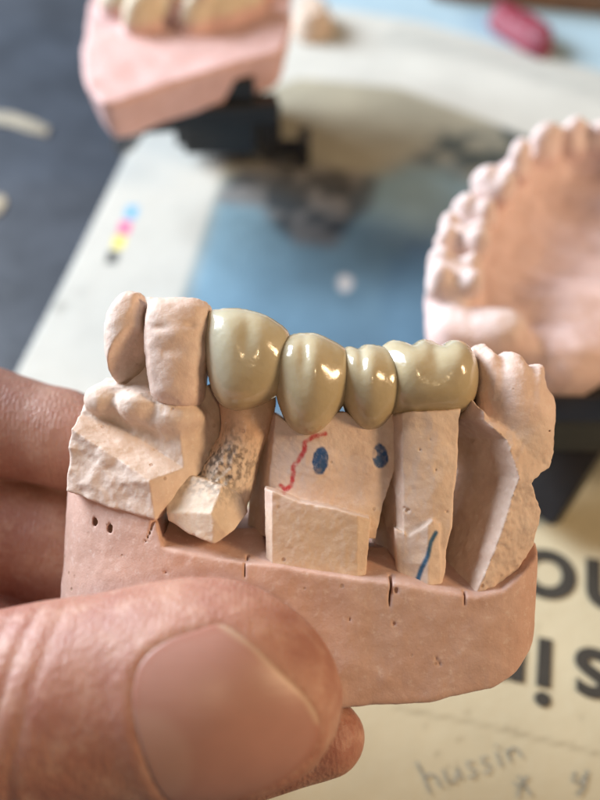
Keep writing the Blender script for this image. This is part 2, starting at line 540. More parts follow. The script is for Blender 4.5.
chip('tape_strip', [(-14, 112), (12, 114), (36, 122), (50, 129), (47, 137), (30, 133), (8, 126), (-12, 124)], 0, 0.06, M_beige, 'curved beige strip lying on the dark table at the left edge', 'strip')
chip('paper_scrap', [(-12, 196), (4, 196), (7, 203), (1, 214), (-12, 220)], 0, 0.05, M_paper if False else M_beige, 'small pale scrap on the dark table below the curved beige strip', 'scrap')

# ------------------------------------------------------------------ far objects
def blob_row(pts, X, Y, Z, f, k):
    for (x, y, z, rx, ry, rz, a) in pts:
        ca, sa = math.cos(a), math.sin(a)
        u = (X - x) * ca + (Y - y) * sa; v_ = -(X - x) * sa + (Y - y) * ca
        r = np.sqrt((u / rx) ** 2 + (v_ / ry) ** 2 + ((Z - z) / rz) ** 2)
        f = smin(f, (r - 1) * min(rx, ry, rz), k)
    return f


# right: a full upper arch cast, teeth up, on a black articulator
aw = W(648, 335, 3.6)
AX, AY = float(aw[0]), float(aw[1])
arch = empty('arch_cast', (AX, AY, 0), label='pale pink full arch plaster cast with its teeth up at the right edge', category='dental cast')
X, Y, Z = grid((-4.1, -1.1, 1.5), (4.1, 7.0, 4.6), 0.055)
plan = poly_sd(spline([(-3.75, -0.3), (-3.9, 0.9), (-3.55, 2.9), (-2.5, 5.0), (-1.0, 6.2), (1.0, 6.2), (2.5, 5.0), (3.55, 2.9), (3.9, 0.9), (3.75, -0.3), (2.0, -0.5), (0, -0.35), (-2.0, -0.5)], 5), X[:, :, 0], Y[:, :, 0])[..., None]
f = smax(plan + 0.42 + 0.30 * (3.2 - Z), np.abs(Z - 2.45) - 0.85, 0.15)
tt = np.linspace(-1, 1, 14)
def uc(t):      # the dental curve
    a = t * 1.75
    return 3.2 * math.sin(a * 0.9), 5.25 * (math.cos(a * 0.9) + 0.02) / 1.02 if abs(t) < .9 else 5.25 * math.cos(a * 0.9)
ridge = [(-3.35, 0.25), (-3.3, 1.2), (-3.05, 2.2), (-2.7, 3.1), (-2.2, 3.95), (-1.6, 4.75), (-0.95, 5.3), (-0.3, 5.6), (0.3, 5.6), (0.95, 5.3), (1.6, 4.75), (2.2, 3.95), (2.7, 3.1), (3.05, 2.2), (3.3, 1.2), (3.35, 0.25)]
rd = path_d(ridge, X[:, :, 0], Y[:, :, 0])[..., None].astype(np.float32)
f = smin(f, np.sqrt((rd / 0.48) ** 2 + ((Z - 3.25) / 0.5) ** 2) * 0.5 - 0.5, 0.2)
# palate vault sunk between the ridges; swellings at the back
f = smax(f, -((np.sqrt((X / 2.7) ** 2 + ((Y - 2.2) / 3.2) ** 2 + ((Z - 3.9) / 1.4) ** 2) - 1) * 1.3), 0.25)
f = blob_row([(-1.35, 0.1, 2.75, 1.0, .7, .6, .2), (1.35, 0.1, 2.75, 1.0, .7, .6, -.2), (-0.2, 2.6, 2.2, 1.1, 1.6, .5, 0), (-0.9, 1.3, 2.35, 1.3, 1.1, .75, 0.3), (0.9, 1.3, 2.35, 1.3, 1.1, .75, -0.3), (-2.6, 0.2, 3.4, .6, .5, .5, 0), (2.6, .2, 3.4, .6, .5, .5, 0)], X, Y, Z, f, 0.3)
teeth = []
for i, (x, y) in enumerate(ridge):
    j = min(i, len(ridge) - 1 - i)
    a = math.atan2(*(np.array(ridge[min(i + 1, 15)]) - np.array(ridge[max(i - 1, 0)]))[::-1])
    if j == 0: continue
    if j <= 2:
        for du in (-.25, .25):
            for dv in (-.27, .27):
                teeth.append((x + du * math.cos(a) - dv * math.sin(a), y + du * math.sin(a) + dv * math.cos(a), 4.02, .22, .22, .34, a))
        teeth.append((x, y, 3.75, .46, .48, .42, a))
    elif j <= 4:
        for dv in (-.2, .2): teeth.append((x - dv * math.sin(a), y + dv * math.cos(a), 3.95, .27, .24, .38, a))
        teeth.append((x, y, 3.75, .38, .42, .4, a))
    else:
        teeth.append((x, y, 3.95, .33, .22, .40, a)); teeth.append((x, y, 3.7, .34, .34, .3, a))
wx = 0.07 * fbm(X, Y, Z, 0.9, 2, 3.); wy = 0.07 * fbm(X, Y, Z, 0.9, 2, 8.)
f = blob_row([t_[:2] + (t_[2] + random.uniform(-.06, .05),) + tuple(q_ * random.uniform(.88, 1.15) for q_ in t_[3:6]) + (t_[6],) for t_ in teeth], X + wx, Y + wy, Z, f, 0.13)
f = f + 0.05 * fbm(X, Y, Z, 0.45, 4) + 0.07 * fbm(X, Y, Z, 1.1, 3, 5.) + 0.05 * np.abs(fbm(X, Y, Z, 0.28, 2, 9.)) * (Z > 3.5)
Vv, Qq = surface_nets(f, (-4.1, -1.1, 1.5), 0.055)
tm = np.clip((Vv[:, 2] - 3.55) / 0.3, 0, 1)[:, None]
np_mesh('plaster_arch', Vv * CM, Qq, M_far, arch, np.array([0.75, 0.56, 0.52]) * (1 - tm) + np.array([0.78, 0.64, 0.60]) * tm)

art = empty('articulator', (AX, AY, 0), label='black plastic articulator under the full arch cast at the right', category='articulator')
bm = bmesh.new(); prism(bm, [(-2.6, 0.4), (3.0, 0.4), (3.0, 4.8), (-2.0, 4.8), (-3.0, 3.2)], 1.1, 1.55, 0.1)
bm_obj('plate', bm, M_black, art)
bm = bmesh.new(); prism(bm, [(-2.6, -1.3), (2.9, -1.3), (2.9, -0.62), (-2.6, -0.62)], 1.85, 2.75, 0.12)
bm_obj('back_bracket', bm, M_black, art)
p0 = W(592, 408, 2.1) - np.array([AX, AY, 0]); p1 = W(531, 508, 0.35) - np.array([AX, AY, 0])
def bar(bm, a, b_, wd, ht, bev=0.06):
    a = np.array(a, float); b_ = np.array(b_, float); d = b_ - a; L = np.linalg.norm(d)
    rot = Vector(d).to_track_quat('X', 'Z').to_matrix().to_4x4()
    prism(bm, [(0, -wd / 2), (L, -wd / 2), (L, wd / 2), (0, wd / 2)], -ht / 2, ht / 2, bev, Matrix.Translation(Vector(a) * CM) @ rot)
bm = bmesh.new(); bar(bm, p0 + np.array([1.6, .7, .1]), p0, 1.0, 0.6); bar(bm, p0 + np.array([.2, .2, .12]), p1, 1.15, 0.6)
bm_obj('hinge_arm', bm, M_black, art)
for x, y in ((-2.2, 0.2), (2.2, 0.2), (-1.5, 4.2), (2.2, 4.2)):
    bm = bmesh.new()
    prism(bm, [(x + .35 * math.cos(t), y + .35 * math.sin(t)) for t in np.linspace(0, 2 * math.pi, 17)[:-1]], 0.0, 1.15, 0.05)
    bm_obj('foot', bm, M_black, art)

# upper left: a cast with a flat pink base seen from in front, held over a black articulator
zt = 4.2
def WL(x, y, z=zt): return W(x, y, z)[:2]
o0 = WL(190, 60)
OX, OY = float(o0[0]), float(o0[1])
uc_ = empty('mounted_cast', (OX, OY, 0), label='pink plaster cast on a black stand at the top left', category='dental cast')
pl = spline([WL(x, y) - o0 for x, y in [(112, 103), (92, 94), (80, 68), (84, 30), (100, -15), (180, -70), (290, -60), (292, -5), (287, 44), (240, 62), (170, 84)]], 5)
lo3 = (float(pl[:, 0].min()) - .3, float(pl[:, 1].min()) - .3, 1.6); hi3 = (float(pl[:, 0].max()) + .3, float(pl[:, 1].max()) + .3, 6.2)
X, Y, Z = grid(lo3, hi3, 0.065)
pd = poly_sd(pl, X[:, :, 0], Y[:, :, 0])[..., None]
f = smax(pd + 0.22 * (zt - Z), np.abs(Z - (zt - 0.55)) - 0.55, 0.12)
tw = []
for (x, y, r) in [(112, -18, .5), (120, 2, .62), (148, 14, .62), (172, -8, .5), (196, 18, .5), (222, 8, .62), (243, 0, .6), (262, -18, .55), (205, -30, .6), (160, -50, .7), (130, -40, .6), (240, -40, .6)]:
    p = W(x, y, zt + .2)[:2] - o0
    tw.append((p[0], p[1], zt + .15, r * random.uniform(.8, 1.25), r * random.uniform(.6, .9), random.uniform(.4, .75), random.uniform(-1, 1)))
    tw.append((p[0] + .18, p[1] + .05, zt + .72, r * .5, r * .45, .35, 0))
f = blob_row(tw, X, Y, Z, f, 0.12) + 0.04 * fbm(X, Y, Z, 0.6, 3)
Vv, Qq = surface_nets(f, lo3, 0.065)
tm = np.clip((Vv[:, 2] - zt - .12) / 0.2, 0, 1)[:, None]
np_mesh('plaster_base', Vv * CM, Qq, M_far, uc_, np.array([0.74, 0.49, 0.46]) * (1 - tm) + np.array([0.72, 0.63, 0.47]) * tm)

st = empty('cast_stand', (OX, OY, 0), label='black plastic stand with a side knob under the top left pink cast', category='articulator')
def LP(x, y, z): return W(x, y, z) - np.array([OX, OY, 0])
bm = bmesh.new(); c = LP(214, 80, 3.6); prism(bm, [(c[0] - .85, c[1] - .25), (c[0] + .95, c[1] - .25), (c[0] + .95, c[1] + .5), (c[0] - .85, c[1] + .5)], 1.7, 3.75, 0.1)
c = LP(215, 92, 2.0); prism(bm, [(c[0] - 1.15, c[1] - .3), (c[0] + 1.2, c[1] - .3), (c[0] + 1.2, c[1] + 2.6), (c[0] - 1.15, c[1] + 2.6)], 0.5, 2.62, 0.12)
bm_obj('mount_block', bm, M_black, st)
bm = bmesh.new(); bar(bm, LP(122, 146, 1.6), LP(142, 118, 2.9), .45, .45); bar(bm, LP(138, 119, 2.9), LP(278, 108, 2.9), .5, .55); bar(bm, LP(270, 110, 2.7), LP(272, 150, 0.5), .5, .45)
bm_obj('frame', bm, M_black, st)
bm = bmesh.new()
a = LP(262, 146, .55); bar(bm, a, a + np.array([1.3, -.05, 0]), .3, .3)
b2 = a + np.array([1.0, -.05, 0]); bar(bm, b2, b2 + np.array([.3, 0, 0]), .8, .8, .1)
bm_obj('knob', bm, M_black, st)

# red wax stick, stone crumb, wooden block at the far side
def lump(name, pts, zh, m_, label, cat, nz=0.12, z0=ZP + .02):
    P = np.array([W(x, y, z0)[:2] for x, y in pts]); c0 = P.mean(0); P = spline(P - c0, 4)
    lo = (P[:, 0].min() - .4, P[:, 1].min() - .4, -.2); hi = (P[:, 0].max() + .4, P[:, 1].max() + .4, zh + .4)
    hh = 0.06; X, Y, Z = grid(lo, hi, hh)
    f = smax(poly_sd(P, X[:, :, 0], Y[:, :, 0])[..., None] + 0.35 * Z, Z - zh, 0.2) + nz * fbm(X, Y, Z, .6, 3)
    f = np.maximum(f, -Z)
    v_, q_ = surface_nets(f, lo, hh)
    o = np_mesh(name, v_ * CM, q_, m_, None, np.array([[0.62, 0.50, 0.40]]).repeat(len(v_), 0), True, label=label, category=cat)
    o.location = Vector((c0[0], c0[1], z0)) * CM
lump('wax_stick', [(487, 30), (495, 16), (520, 22), (548, 38), (554, 52), (540, 60), (515, 48)], 0.7, M_red, 'dark red wax lump lying on the far strip of the newspaper', 'wax')
lump('stone_crumb', [(288, 30), (300, 12), (326, 16), (334, 34), (318, 44), (298, 42)], 0.8, M_far, 'small tan stone crumb on the newspaper beside the top left cast', 'crumb')
bm = bmesh.new()
P = [W(x, y, 0)[:2] for x, y in [(430, 2), (600, 18), (760, 60), (760, -60), (430, -60)]]; c0 = P[0]
prism(bm, [p - c0 for p in P], 0, 1.2, .1)
o = bm_obj('wooden_board', bm, M_wood, None, label='brown wooden board just inside the top right corner', category='board'); o.location = (c0[0] * CM, c0[1] * CM, 0.001)

# ------------------------------------------------------------------ the held cast
def S(pts, y0):
    s_ = (FD + y0) / FD
    return np.array([((x - 300) * s_, (400 - y) * s_) for x, y in pts])


def ix(px, y=0.): return (px - 300) * (FD + y) / FD
def iz(py, y=0.): return (400 - py) * (FD + y) / FD


BASE_U = np.array([0.0, 110.0, -300.0])
cast = held_empty('sectioned_cast', BASE_U, label='pink plaster cast with sawn tooth sections held between thumb and fingers', category='dental cast')


def held_mesh(name, F, lo, h, mt, parent, colf, root=BASE_U, **kw):
    v_, q_ = surface_nets(F, lo, h)
    return np_mesh(name, (v_ - root) * K * CM, q_, mt, parent, colf(v_), True, **kw)


def tint(c, v_, amp=0.10, s=30, off=0.):
    n = fbm(v_[:, 0], v_[:, 1], v_[:, 2], s, 3, off)[:, None]
    return np.array(c)[None] * (1 + amp * n)


def rough(X, Y, Z, amp=1.6, s=16): return amp * fbm(X, Y, Z, s, 4)


def chisel(X, Y, Z, amp, s):
    return amp * np.abs(fbm(X, Y, Z, s, 2, 4.0)) * 2


# base
h = 1.9
lo = (-285, -25, -335); X, Y, Z = grid(lo, (262, 275, -60), h)
plan = poly_sd(spline([(-265, 120), (-252, 66), (-212, 30), (-160, 8), (-90, -4), (20, -6), (120, 0), (205, 10), (243, 34), (252, 70), (252, 130), (250, 240), (120, 262), (-120, 266), (-240, 250)], 5), X[:, :, 0], Y[:, :, 0])[..., None]
x1 = X[:, 0, 0]
ztop = np.interp(x1, [-270, -240, -190, -142, -137, -152 + 3, -130, -60, -30, 60, 100, 175, 205, 235, 260],
                 [-72, -86, -104, -116, -140, -146, -152, -160, -163, -178, -183, -200, -196, -178, -172]) if False else \
    np.interp(x1, [-270, -240, -190, -146, -138, -60, -30, 60, 100, 175, 205, 235, 260], [-84, -94, -108, -119, -150, -161, -163, -178, -183, -200, -196, -180, -172])
zbot = np.interp(x1, [-280, -200, 0, 60, 130, 195, 222, 240, 262], [-292, -306, -309, -308, -305, -294, -280, -262, -225])
taper = 0.09 * (-150 - Z)
f = smax(plan + np.where(X < 0, 0.06 * (Z + 230), 0.05 * (-(Z + 190))) * np.abs(X) / 260, (Z - ztop[:, None, None] - np.where(X < -140, 0.05, 0.33) * np.clip(Y, 0, 70)) * 0.95, 3.5)
f = smax(f, (zbot[:, None, None] - Z) * 0.95, 6)
f = f + rough(X, Y, Z, 1.5, 26) + chisel(X, Y, Z, 0.9, 60)
# saw cuts
for (px, py0, py1, wd) in [(248, 540, 578, 1.2), (392, 575, 612, 1.4), (468, 585, 607, 1.5), (156, 515, 546, 1.4)]:
    xa = ix(px) + (Z - iz(py0)) * (0.10 if px != 156 else 0.42)
    c_ = np.maximum(np.abs(X - xa + 0.8 * fbm(X, Y, Z, 20, 2)) - wd * np.clip((Z - iz(py1)) / (iz(py0) - iz(py1)) * 1.1 + .25, 0, 1.2), iz(py1) - Z); c_ = np.maximum(c_, Y - 16)
    f = np.maximum(f, -c_)
for (px, py, r, yy) in [(97, 521, 5.5, 44), (112, 528, 5.5, 33), (394, 624, 2.5, -2), (396, 590, 3, 0), (440, 665, 3.5, 0), (437, 660, 3, 0), (165, 573, 2, 4), (300, 640, 2, -5), (350, 620, 2, -5)]:
    f = np.maximum(f, -(np.sqrt(((X - ix(px, yy)) / .7) ** 2 + ((Y - yy) / 2.) ** 2 + (Z - iz(py, yy)) ** 2) - r))
def bc(v_):
    c = tint((0.65, 0.43, 0.35), v_, .10, 40)
    n = fbm(v_[:, 0], v_[:, 1], v_[:, 2], 90, 2, 2.)[:, None]
    return c * (1 + np.array([0.02, 0.08, 0.12]) * n)
held_mesh('base', f, lo, h, M_base, cast, bc)

# left section: gum block and two teeth
h = 1.35
lo = (-262, -5, -125); X, Y, Z = grid(lo, (-60, 175, 120), h)
gum = poly_sd(S([(90, 382), (98, 375), (108, 376), (120, 384), (134, 372), (142, 362), (152, 382), (190, 392), (208, 380), (222, 392), (226, 430), (208, 464), (178, 496), (160, 518), (110, 508), (64, 490), (70, 440), (77, 402)], 30), X[:, 0, :], Z[:, 0, :]) if False else None
gp = S([(90, 382), (98, 375), (108, 376), (120, 384), (134, 372), (142, 362), (152, 382), (190, 392), (208, 380), (222, 392), (226, 430), (208, 464), (178, 496), (160, 518), (110, 508), (64, 492), (68, 440), (77, 402)], 30)
g2 = poly_sd(gp, X[:, 0, :], Z[0, 0, :][None, :].repeat(X.shape[0], 0))[:, None, :]
PX = X * 1.0; PZ = Z * 1.0
rx0, rz0 = ix(152, 8), iz(481, 8); rx1, rz1 = ix(86, 40), iz(436, 40)
L = math.hypot(rx1 - rx0, rz1 - rz0); nxr, nzr = -(rz1 - rz0) / L, (rx1 - rx0) / L
if nzr < 0: nxr, nzr = -nxr, -nzr
hl = (X - rx0) * nxr + (Z - rz0) * nzr
left = 8 + 0.34 * (rx0 - X)
top = left + 1.7 * hl
right = 10 + 0.95 * (X - rx0) + 0.18 * (Z - rz0)
yf = np.maximum(np.maximum(left, np.minimum(top, left + 42)), right - 0 * Z) - 6
wob = rough(X, Y, Z, 3.2, 30)
f = smax(g2, (yf - Y) * 0.72 + wob * 0.8, 3.0)
f = smax(f, Y - 150, 4)
# swelling of the gum under the teeth
for (px, py, y, rx, ry, rz) in [(140, 405, 50, 26, 22, 20), (176, 416, 48, 30, 24, 22), (104, 400, 62, 22, 22, 18)]:
    f = smin(f, (np.sqrt(((X - ix(px, y)) / rx) ** 2 + ((Y - y) / ry) ** 2 + ((Z - iz(py, y)) / rz) ** 2) - 1) * 18, 9)
f = f + rough(X, Y, Z, 1.5, 15) + chisel(X, Y, Z, 1.5, 34)
def sc_(v_):
    c = tint((0.74, 0.595, 0.50), v_, .08, 30)
    return c
left_sec = held_mesh('gum_section', f, lo, h, M_die, cast, sc_, label='stone gum section at the left carrying two stone teeth')


def inflated(poly_px, y0, yc, D, lo, hi, h, q=0.5, sp=True, it=1500):
    X, Y, Z = grid(lo, hi, h)
    P = S(poly_px, y0)
    if sp: P = spline(P, 6)
    sd = poly_sd(P, X[:, 0, :] + 0 * Z[0, 0][None], Z[0, 0][None] + 0 * X[:, 0, :])
    u = poisson(sd, h, it)[:, None, :]
    g = (np.abs(Y - yc) / D) ** (1 / q) - u
    return X, Y, Z, g * D * 0.5, sd[:, None, :]


def part_of(parent, name, f, lo, h, mt, c, root=BASE_U, **kw):
    v_, q_ = surface_nets(f, lo, h)
    cc = c(v_) if callable(c) else tint(c, v_, .07, 25)
    return np_mesh(name, (v_ - root) * K * CM, q_, mt, parent, cc, True, **kw)


gsub_off = BASE_U
lo = (-222, -15, -10); hi = (-150, 130, 125)
X, Y, Z, f, sd = inflated([(118, 292), (132, 290), (141, 296), (144, 330), (143, 374), (137, 388), (123, 393), (110, 376), (103, 350), (104, 318)], 40, 62, 38, lo, hi, 1.2, 0.26)
cutp = 0.52 * (X - ix(121, 25)) - 0.66 * (Y - 25) - 0.54 * (Z - iz(334, 25))
f = smax(f, cutp, 1.5)
f = f + rough(X, Y, Z, 1.9, 12) + chisel(X, Y, Z, 1.6, 26)
part_of(left_sec, 'stone_tooth', f, lo, 1.2, M_die, (0.76, 0.60, 0.51), label='narrow stone tooth at the far left with a pared side')
lo = (-175, -20, -25); hi = (-85, 130, 125)
X, Y, Z, f, sd = inflated([(143, 299), (150, 295), (180, 295), (200, 298), (208, 306), (206, 350), (202, 378), (198, 404), (172, 408), (149, 396), (141, 345)], 20, 62, 50, lo, hi, 1.2, 0.20)
# relief worn into the face
f = f + rough(X, Y, Z, 2.4, 16) + chisel(X, Y, Z, 2.2, 30)
for (px, py, r, s_) in [(176, 334, 13, 1), (160, 328, 8, -1), (172, 350, 12, -1), (190, 325, 6, -1)]:
    b_ = np.exp(-(((X - ix(px, 18)) / r) ** 2 + ((Z - iz(py, 18)) / (r * .55)) ** 2)) * (Y < 60)
    f = f - 4.2 * s_ * b_
part_of(left_sec, 'stone_tooth', f, lo, 1.2, M_die, (0.78, 0.61, 0.52), label='broad square stone tooth against the first ceramic crown')

# first die: waisted stem with a rough collar and a pale foot
h = 1.25
lo = (-150, -12, -150); hi = (-20, 120, 15)
X, Y, Z, f, sd = inflated([(220, 392), (272, 392), (269, 430), (260, 455), (252, 490), (240, 512), (208, 508), (192, 490), (206, 455), (219, 430)], 34, 68, 34, lo, hi, h, 0.42)
P = S([(163, 494), (170, 483), (190, 477), (222, 486), (240, 497), (244, 518), (234, 530), (216, 542), (190, 533), (168, 521)], 14)
fp = poly_sd(P, X[:, 0, :] + 0 * Z[0, 0][None], Z[0, 0][None] + 0 * X[:, 0, :])[:, None, :]
rx, rz = ix(214, 10), iz(512, 10)
yf = -7 + np.maximum(np.maximum(6 + 0.25 * np.abs(X - rx), 6 + 0.9 * (Z - rz) - 0.25 * (X - rx)), 8 + 0.9 * (X - rx) + .5 * (Z - rz))
g = smax(fp, (yf - Y) * .8, 2.5); g = smax(g, Y - 75, 4)
f = smin(f, g, 4)
sp_m = np.exp(-(((X - ix(222, 30)) / 27) ** 2 + ((Z - iz(466, 30)) / 24) ** 2))
f = f + rough(X, Y, Z, 1.4, 14) + sp_m * 3.4 * fbm(X, Y, Z, 5.0, 2, 1.)
def dc(v_):
    c = tint((0.77, 0.63, 0.50), v_, .08, 22)
    m = np.exp(-(((v_[:, 0] - ix(222, 30)) / 36) ** 2 + ((v_[:, 2] - iz(463, 30)) / 30) ** 2))
    n = fbm(v_[:, 0], v_[:, 1] * 1.0, v_[:, 2] * .7, 3.1, 3, 6.)
    k = np.clip(m * 1.3, 0, 1) * np.clip(0.42 + n * 2.2, 0, 1)
    k2 = np.clip((v_[:, 2] - iz(462)) / 30, 0, 1)[:, None]
    c = c * (1 - k2) + np.array([0.66, 0.44, 0.30]) * k2
    return c * (1 - k[:, None] * .8) + np.array([0.10, 0.075, 0.06]) * k[:, None] * .8
part_of(cast, 'die', f, lo, h, M_die, dc, label='first die with a rough dark speckled collar')

# pontic section
h = 1.1
lo = (-72, -14, -198); hi = (112, 125, -5)
X, Y, Z = grid(lo, hi, h)
def pf(pts, y0, sp=False):
    P = S(pts, y0)
    if sp: P = spline(P, 5)
    return poly_sd(P, X[:, 0, :] + 0 * Z[0, 0][None], Z[0, 0][None] + 0 * X[:, 0, :])[:, None, :]
up = pf([(272, 412), (290, 424), (312, 428), (334, 412), (346, 412), (362, 426), (380, 422), (396, 412), (399, 440), (396, 472), (384, 505), (376, 540), (243, 540), (246, 490), (258, 450)], 26)
xc = ix(333, 24)
xl = ix(270, 24) + 0.08 * (Z - iz(480))
yf = 33 + 0.0030 * (np.maximum(X, xl) - xc) ** 2 - 0.06 * (iz(430, 24) - Z) + 2.6 * np.clip(xl - X, 0, 99)
# two shallow swellings on the face where the crowns sit
for (px, py, r, a_) in [(310, 462, 22, 4), (372, 462, 16, 4), (345, 490, 20, -3)]:
    yf = yf - a_ * np.exp(-(((X - ix(px, 24)) / r) ** 2 + ((Z - iz(py, 24)) / r) ** 2))
f = smax(up, (yf - Y) * np.where(X < xl, .38, .95), 2.0); f = smax(f, Y - 105, 4)
dn = pf([(264, 489), (275, 492), (300, 502), (335, 509), (354, 515), (372, 520), (369, 548), (366, 582), (266, 578)], 2)
yl_ = 2 + 0.04 * np.abs(X - ix(300)) + 1.4 * np.clip(ix(272) - X, 0, 30) + 0.5 * np.clip(X - ix(358), 0, 30)
g = smax(dn, (yl_ - Y) * .98, 1.6); g = smax(g, Y - 40, 3)
f = smin(f + rough(X, Y, Z, 1.2, 18), g + rough(X, Y, Z, .8, 24), 1.5) + 0.5 * fbm(X, Y, Z, 5, 2)
for (px, py, r) in [(297, 505, 1.6), (346, 441, 1.6), (352, 478, 2), (330, 497, 1.6)]:
    f = np.maximum(f, -(np.sqrt((X - ix(px, 20)) ** 2 + ((Y - 20) / 2.5) ** 2 + (Z - iz(py, 20)) ** 2) - r))
redp = [(325, 434), (313, 437), (305, 443), (304, 452), (298, 461), (293, 468), (293, 478), (291, 487), (285, 491), (281, 487)]
redw = [((x - 300) * (FD + 24) / FD, (400 - y) * (FD + 24) / FD) for x, y in spline(redp + redp[::-1][1:-1], 4)[:40]]
redw = [((x - 300) * (FD + 24) / FD, (400 - y) * (FD + 24) / FD) for x, y in redp]
def pc(v_):
    x, z = v_[:, 0], v_[:, 2]
    n = fbm(v_[:, 0], v_[:, 1], v_[:, 2], 4, 2)
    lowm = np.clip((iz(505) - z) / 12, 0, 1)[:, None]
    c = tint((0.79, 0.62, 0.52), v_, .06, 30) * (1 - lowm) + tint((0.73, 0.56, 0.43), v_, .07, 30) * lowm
    fr = (v_[:, 1] < 70)
    k = np.clip(1.55 - path_d(redw, x, z) / 2.1 + .4 * n, 0, 1) * fr * np.clip(.85 + .5 * n, 0, 1)
    c = c * (1 - k[:, None]) + np.array([0.60, 0.07, 0.07]) * k[:, None]
    def el(px, py, a_, b_, t):
        dx, dz = x - ix(px, 24), z - iz(py, 24); ct, st_ = math.cos(t), math.sin(t)
        return np.hypot((dx * ct + dz * st_) / a_, (-dx * st_ + dz * ct) / b_)
    k = np.clip((1.12 - el(320.5, 461, 7.8, 14, -.12) + .12 * n) * 6, 0, 1)
    k2 = np.clip((1.1 - el(381, 457, 8.5, 12.5, 0.1) + .12 * n) * 6, 0, 1) * np.clip((el(374.5, 454, 4.2, 6.0, 0.) - .6) * 3, 0.3, 1)
    k = np.clip(k + k2, 0, 1) * fr
    k = k * np.clip(0.92 + .3 * n, 0, 1)
    return c * (1 - k[:, None]) + np.array([0.035, 0.10, 0.25]) * k[:, None]
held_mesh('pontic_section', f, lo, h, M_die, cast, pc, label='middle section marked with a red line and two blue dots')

# molar die
h = 1.2
lo = (62, -8, -200); hi = (178, 130, 5)
X, Y, Z = grid(lo, hi, h)
st_ = pf([(378, 420), (405, 412), (462, 408), (459, 460), (453, 520), (444, 587), (420, 592), (398, 584), (384, 570), (366, 578), (370, 545), (380, 500)], 22)
xe = ix(402, 20) + 0.02 * (iz(420) - Z)
yf = 18 + 2.7 * np.clip(xe - X, 0, 200) + 0.006 * (X - ix(428, 20)) ** 2
f = smax(st_, (yf - Y) * np.where(X < xe, .36, .9), 3.0)
# cut-back lower corner
f = smax(f, Y - 110, 4)
kk = pf([(396, 530), (410, 536), (432, 520), (440, 524), (444, 590), (404, 588), (398, 572)], 14)
g = smax(kk, (10 + 0.4 * np.abs(X - ix(428, 12)) - Y) * .9, 2)
g = smax(g, Y - 60, 3)
f = smin(f, g, 3) + rough(X, Y, Z, 1.5, 16) + chisel(X, Y, Z, 1.2, 30)
for (px, py, r) in [(404, 509, 3.4), (408, 511, 3.0), (420, 450, 1.5), (436, 470, 1.5), (447, 512, 2.2), (415, 480, 1.2), (430, 440, 1.2)]:
    f = np.maximum(f, -(np.sqrt((X - ix(px, 18)) ** 2 + ((Y - 18) / 2.2) ** 2 + ((Z - iz(py, 18)) / .8) ** 2) - r))
blp = [((x - 300) * (FD + 12) / FD, (400 - y) * (FD + 12) / FD) for x, y in [(436, 533), (431, 542), (428, 556), (422, 568), (417, 584)]]
def mc(v_):
    c = tint((0.77, 0.61, 0.50), v_, .08, 24)
    k = np.clip(1.7 - path_d(blp, v_[:, 0], v_[:, 2]) / 1.9, 0, 1) * (v_[:, 1] < 50)
    return c * (1 - k[:, None]) + np.array([0.05, 0.14, 0.26]) * k[:, None]
held_mesh('die', f, lo, h, M_die, cast, mc, label='tall plain die under the molar crown with a blue line on its foot')

# right section with a stone molar
h = 1.3
lo = (140, -12, -210); hi = (290, 175, 75)
X, Y, Z = grid(lo, hi, h)
gd = pf([(470, 400), (486, 418), (508, 430), (535, 440), (553, 452), (548, 468), (530, 477), (527, 482), (540, 512), (535, 545), (506, 580), (478, 598), (438, 594), (448, 520), (458, 425)], 40)
ex = np.interp(Z[0, 0], [iz(600, 12), iz(545, 12), iz(478, 12), iz(440, 12), iz(420, 12)], [ix(474, 12), ix(497, 12), ix(519, 12), ix(507, 12), ix(484, 12)])[None, None, :]
yf = 12 + np.clip(ex - X, 0, 500) * 2.1 + np.clip(X - ex, 0, 500) * 0.55
f = smax(gd, (yf - Y) * .45, 2.2)
f = smax(f, Y - 150, 5)
P = spline(S([(480, 350), (484, 342), (492, 341), (503, 351), (514, 349), (528, 354), (536, 363), (544, 362), (552, 367), (552, 384), (562, 402), (560, 440), (555, 468), (530, 476), (505, 470), (494, 440), (482, 425), (480, 395)], 30), 5)
sdm = poly_sd(P, X[:, 0, :] + 0 * Z[0, 0][None], Z[0, 0][None] + 0 * X[:, 0, :])
u = poisson(sdm, h, 1500)[:, None, :]
g = ((np.abs(Y - 78) / 58) ** 3.4 - u) * 26
# grooves between the cusps
for (px, w_) in [(505, 7), (536, 7)]:
    g = g + 5.0 * np.exp(-((X - ix(px, 30) - .12 * (Z - iz(360))) / w_) ** 2) * np.clip((Z - iz(415, 30)) / 50, 0, 1)
f = smin(f, g, 5) + rough(X, Y, Z, 2.0, 16) + 0.7 * fbm(X, Y, Z, 6, 2)
for (px, py, r) in [(541, 424, 1.8), (549, 431, 1.6), (457, 520, 2.4)]:
    f = np.maximum(f, -(np.sqrt((X - ix(px, 30)) ** 2 + ((Y - 35) / 6) ** 2 + ((Z - iz(py, 30)) / .8) ** 2) - r))
def rc(v_):
    c = tint((0.75, 0.59, 0.49), v_, .09, 26)
    k = np.clip(((v_[:, 2] - iz(440)) / 30), 0, 1)[:, None]
    return c * (1 - k) + tint((0.80, 0.61, 0.52), v_, .08, 20) * k
held_mesh('molar_section', f, lo, h, M_die, cast, rc, label='end section at the right with a knobbly stone molar')

# ------------------------------------------------------------------ ceramic bridge
BR = np.array([ix(340, 60), 60.0, iz(420, 60)])
bridge = held_empty('ceramic_bridge', BR, label='glossy yellowish four unit ceramic bridge seated on the dies', category='dental bridge')


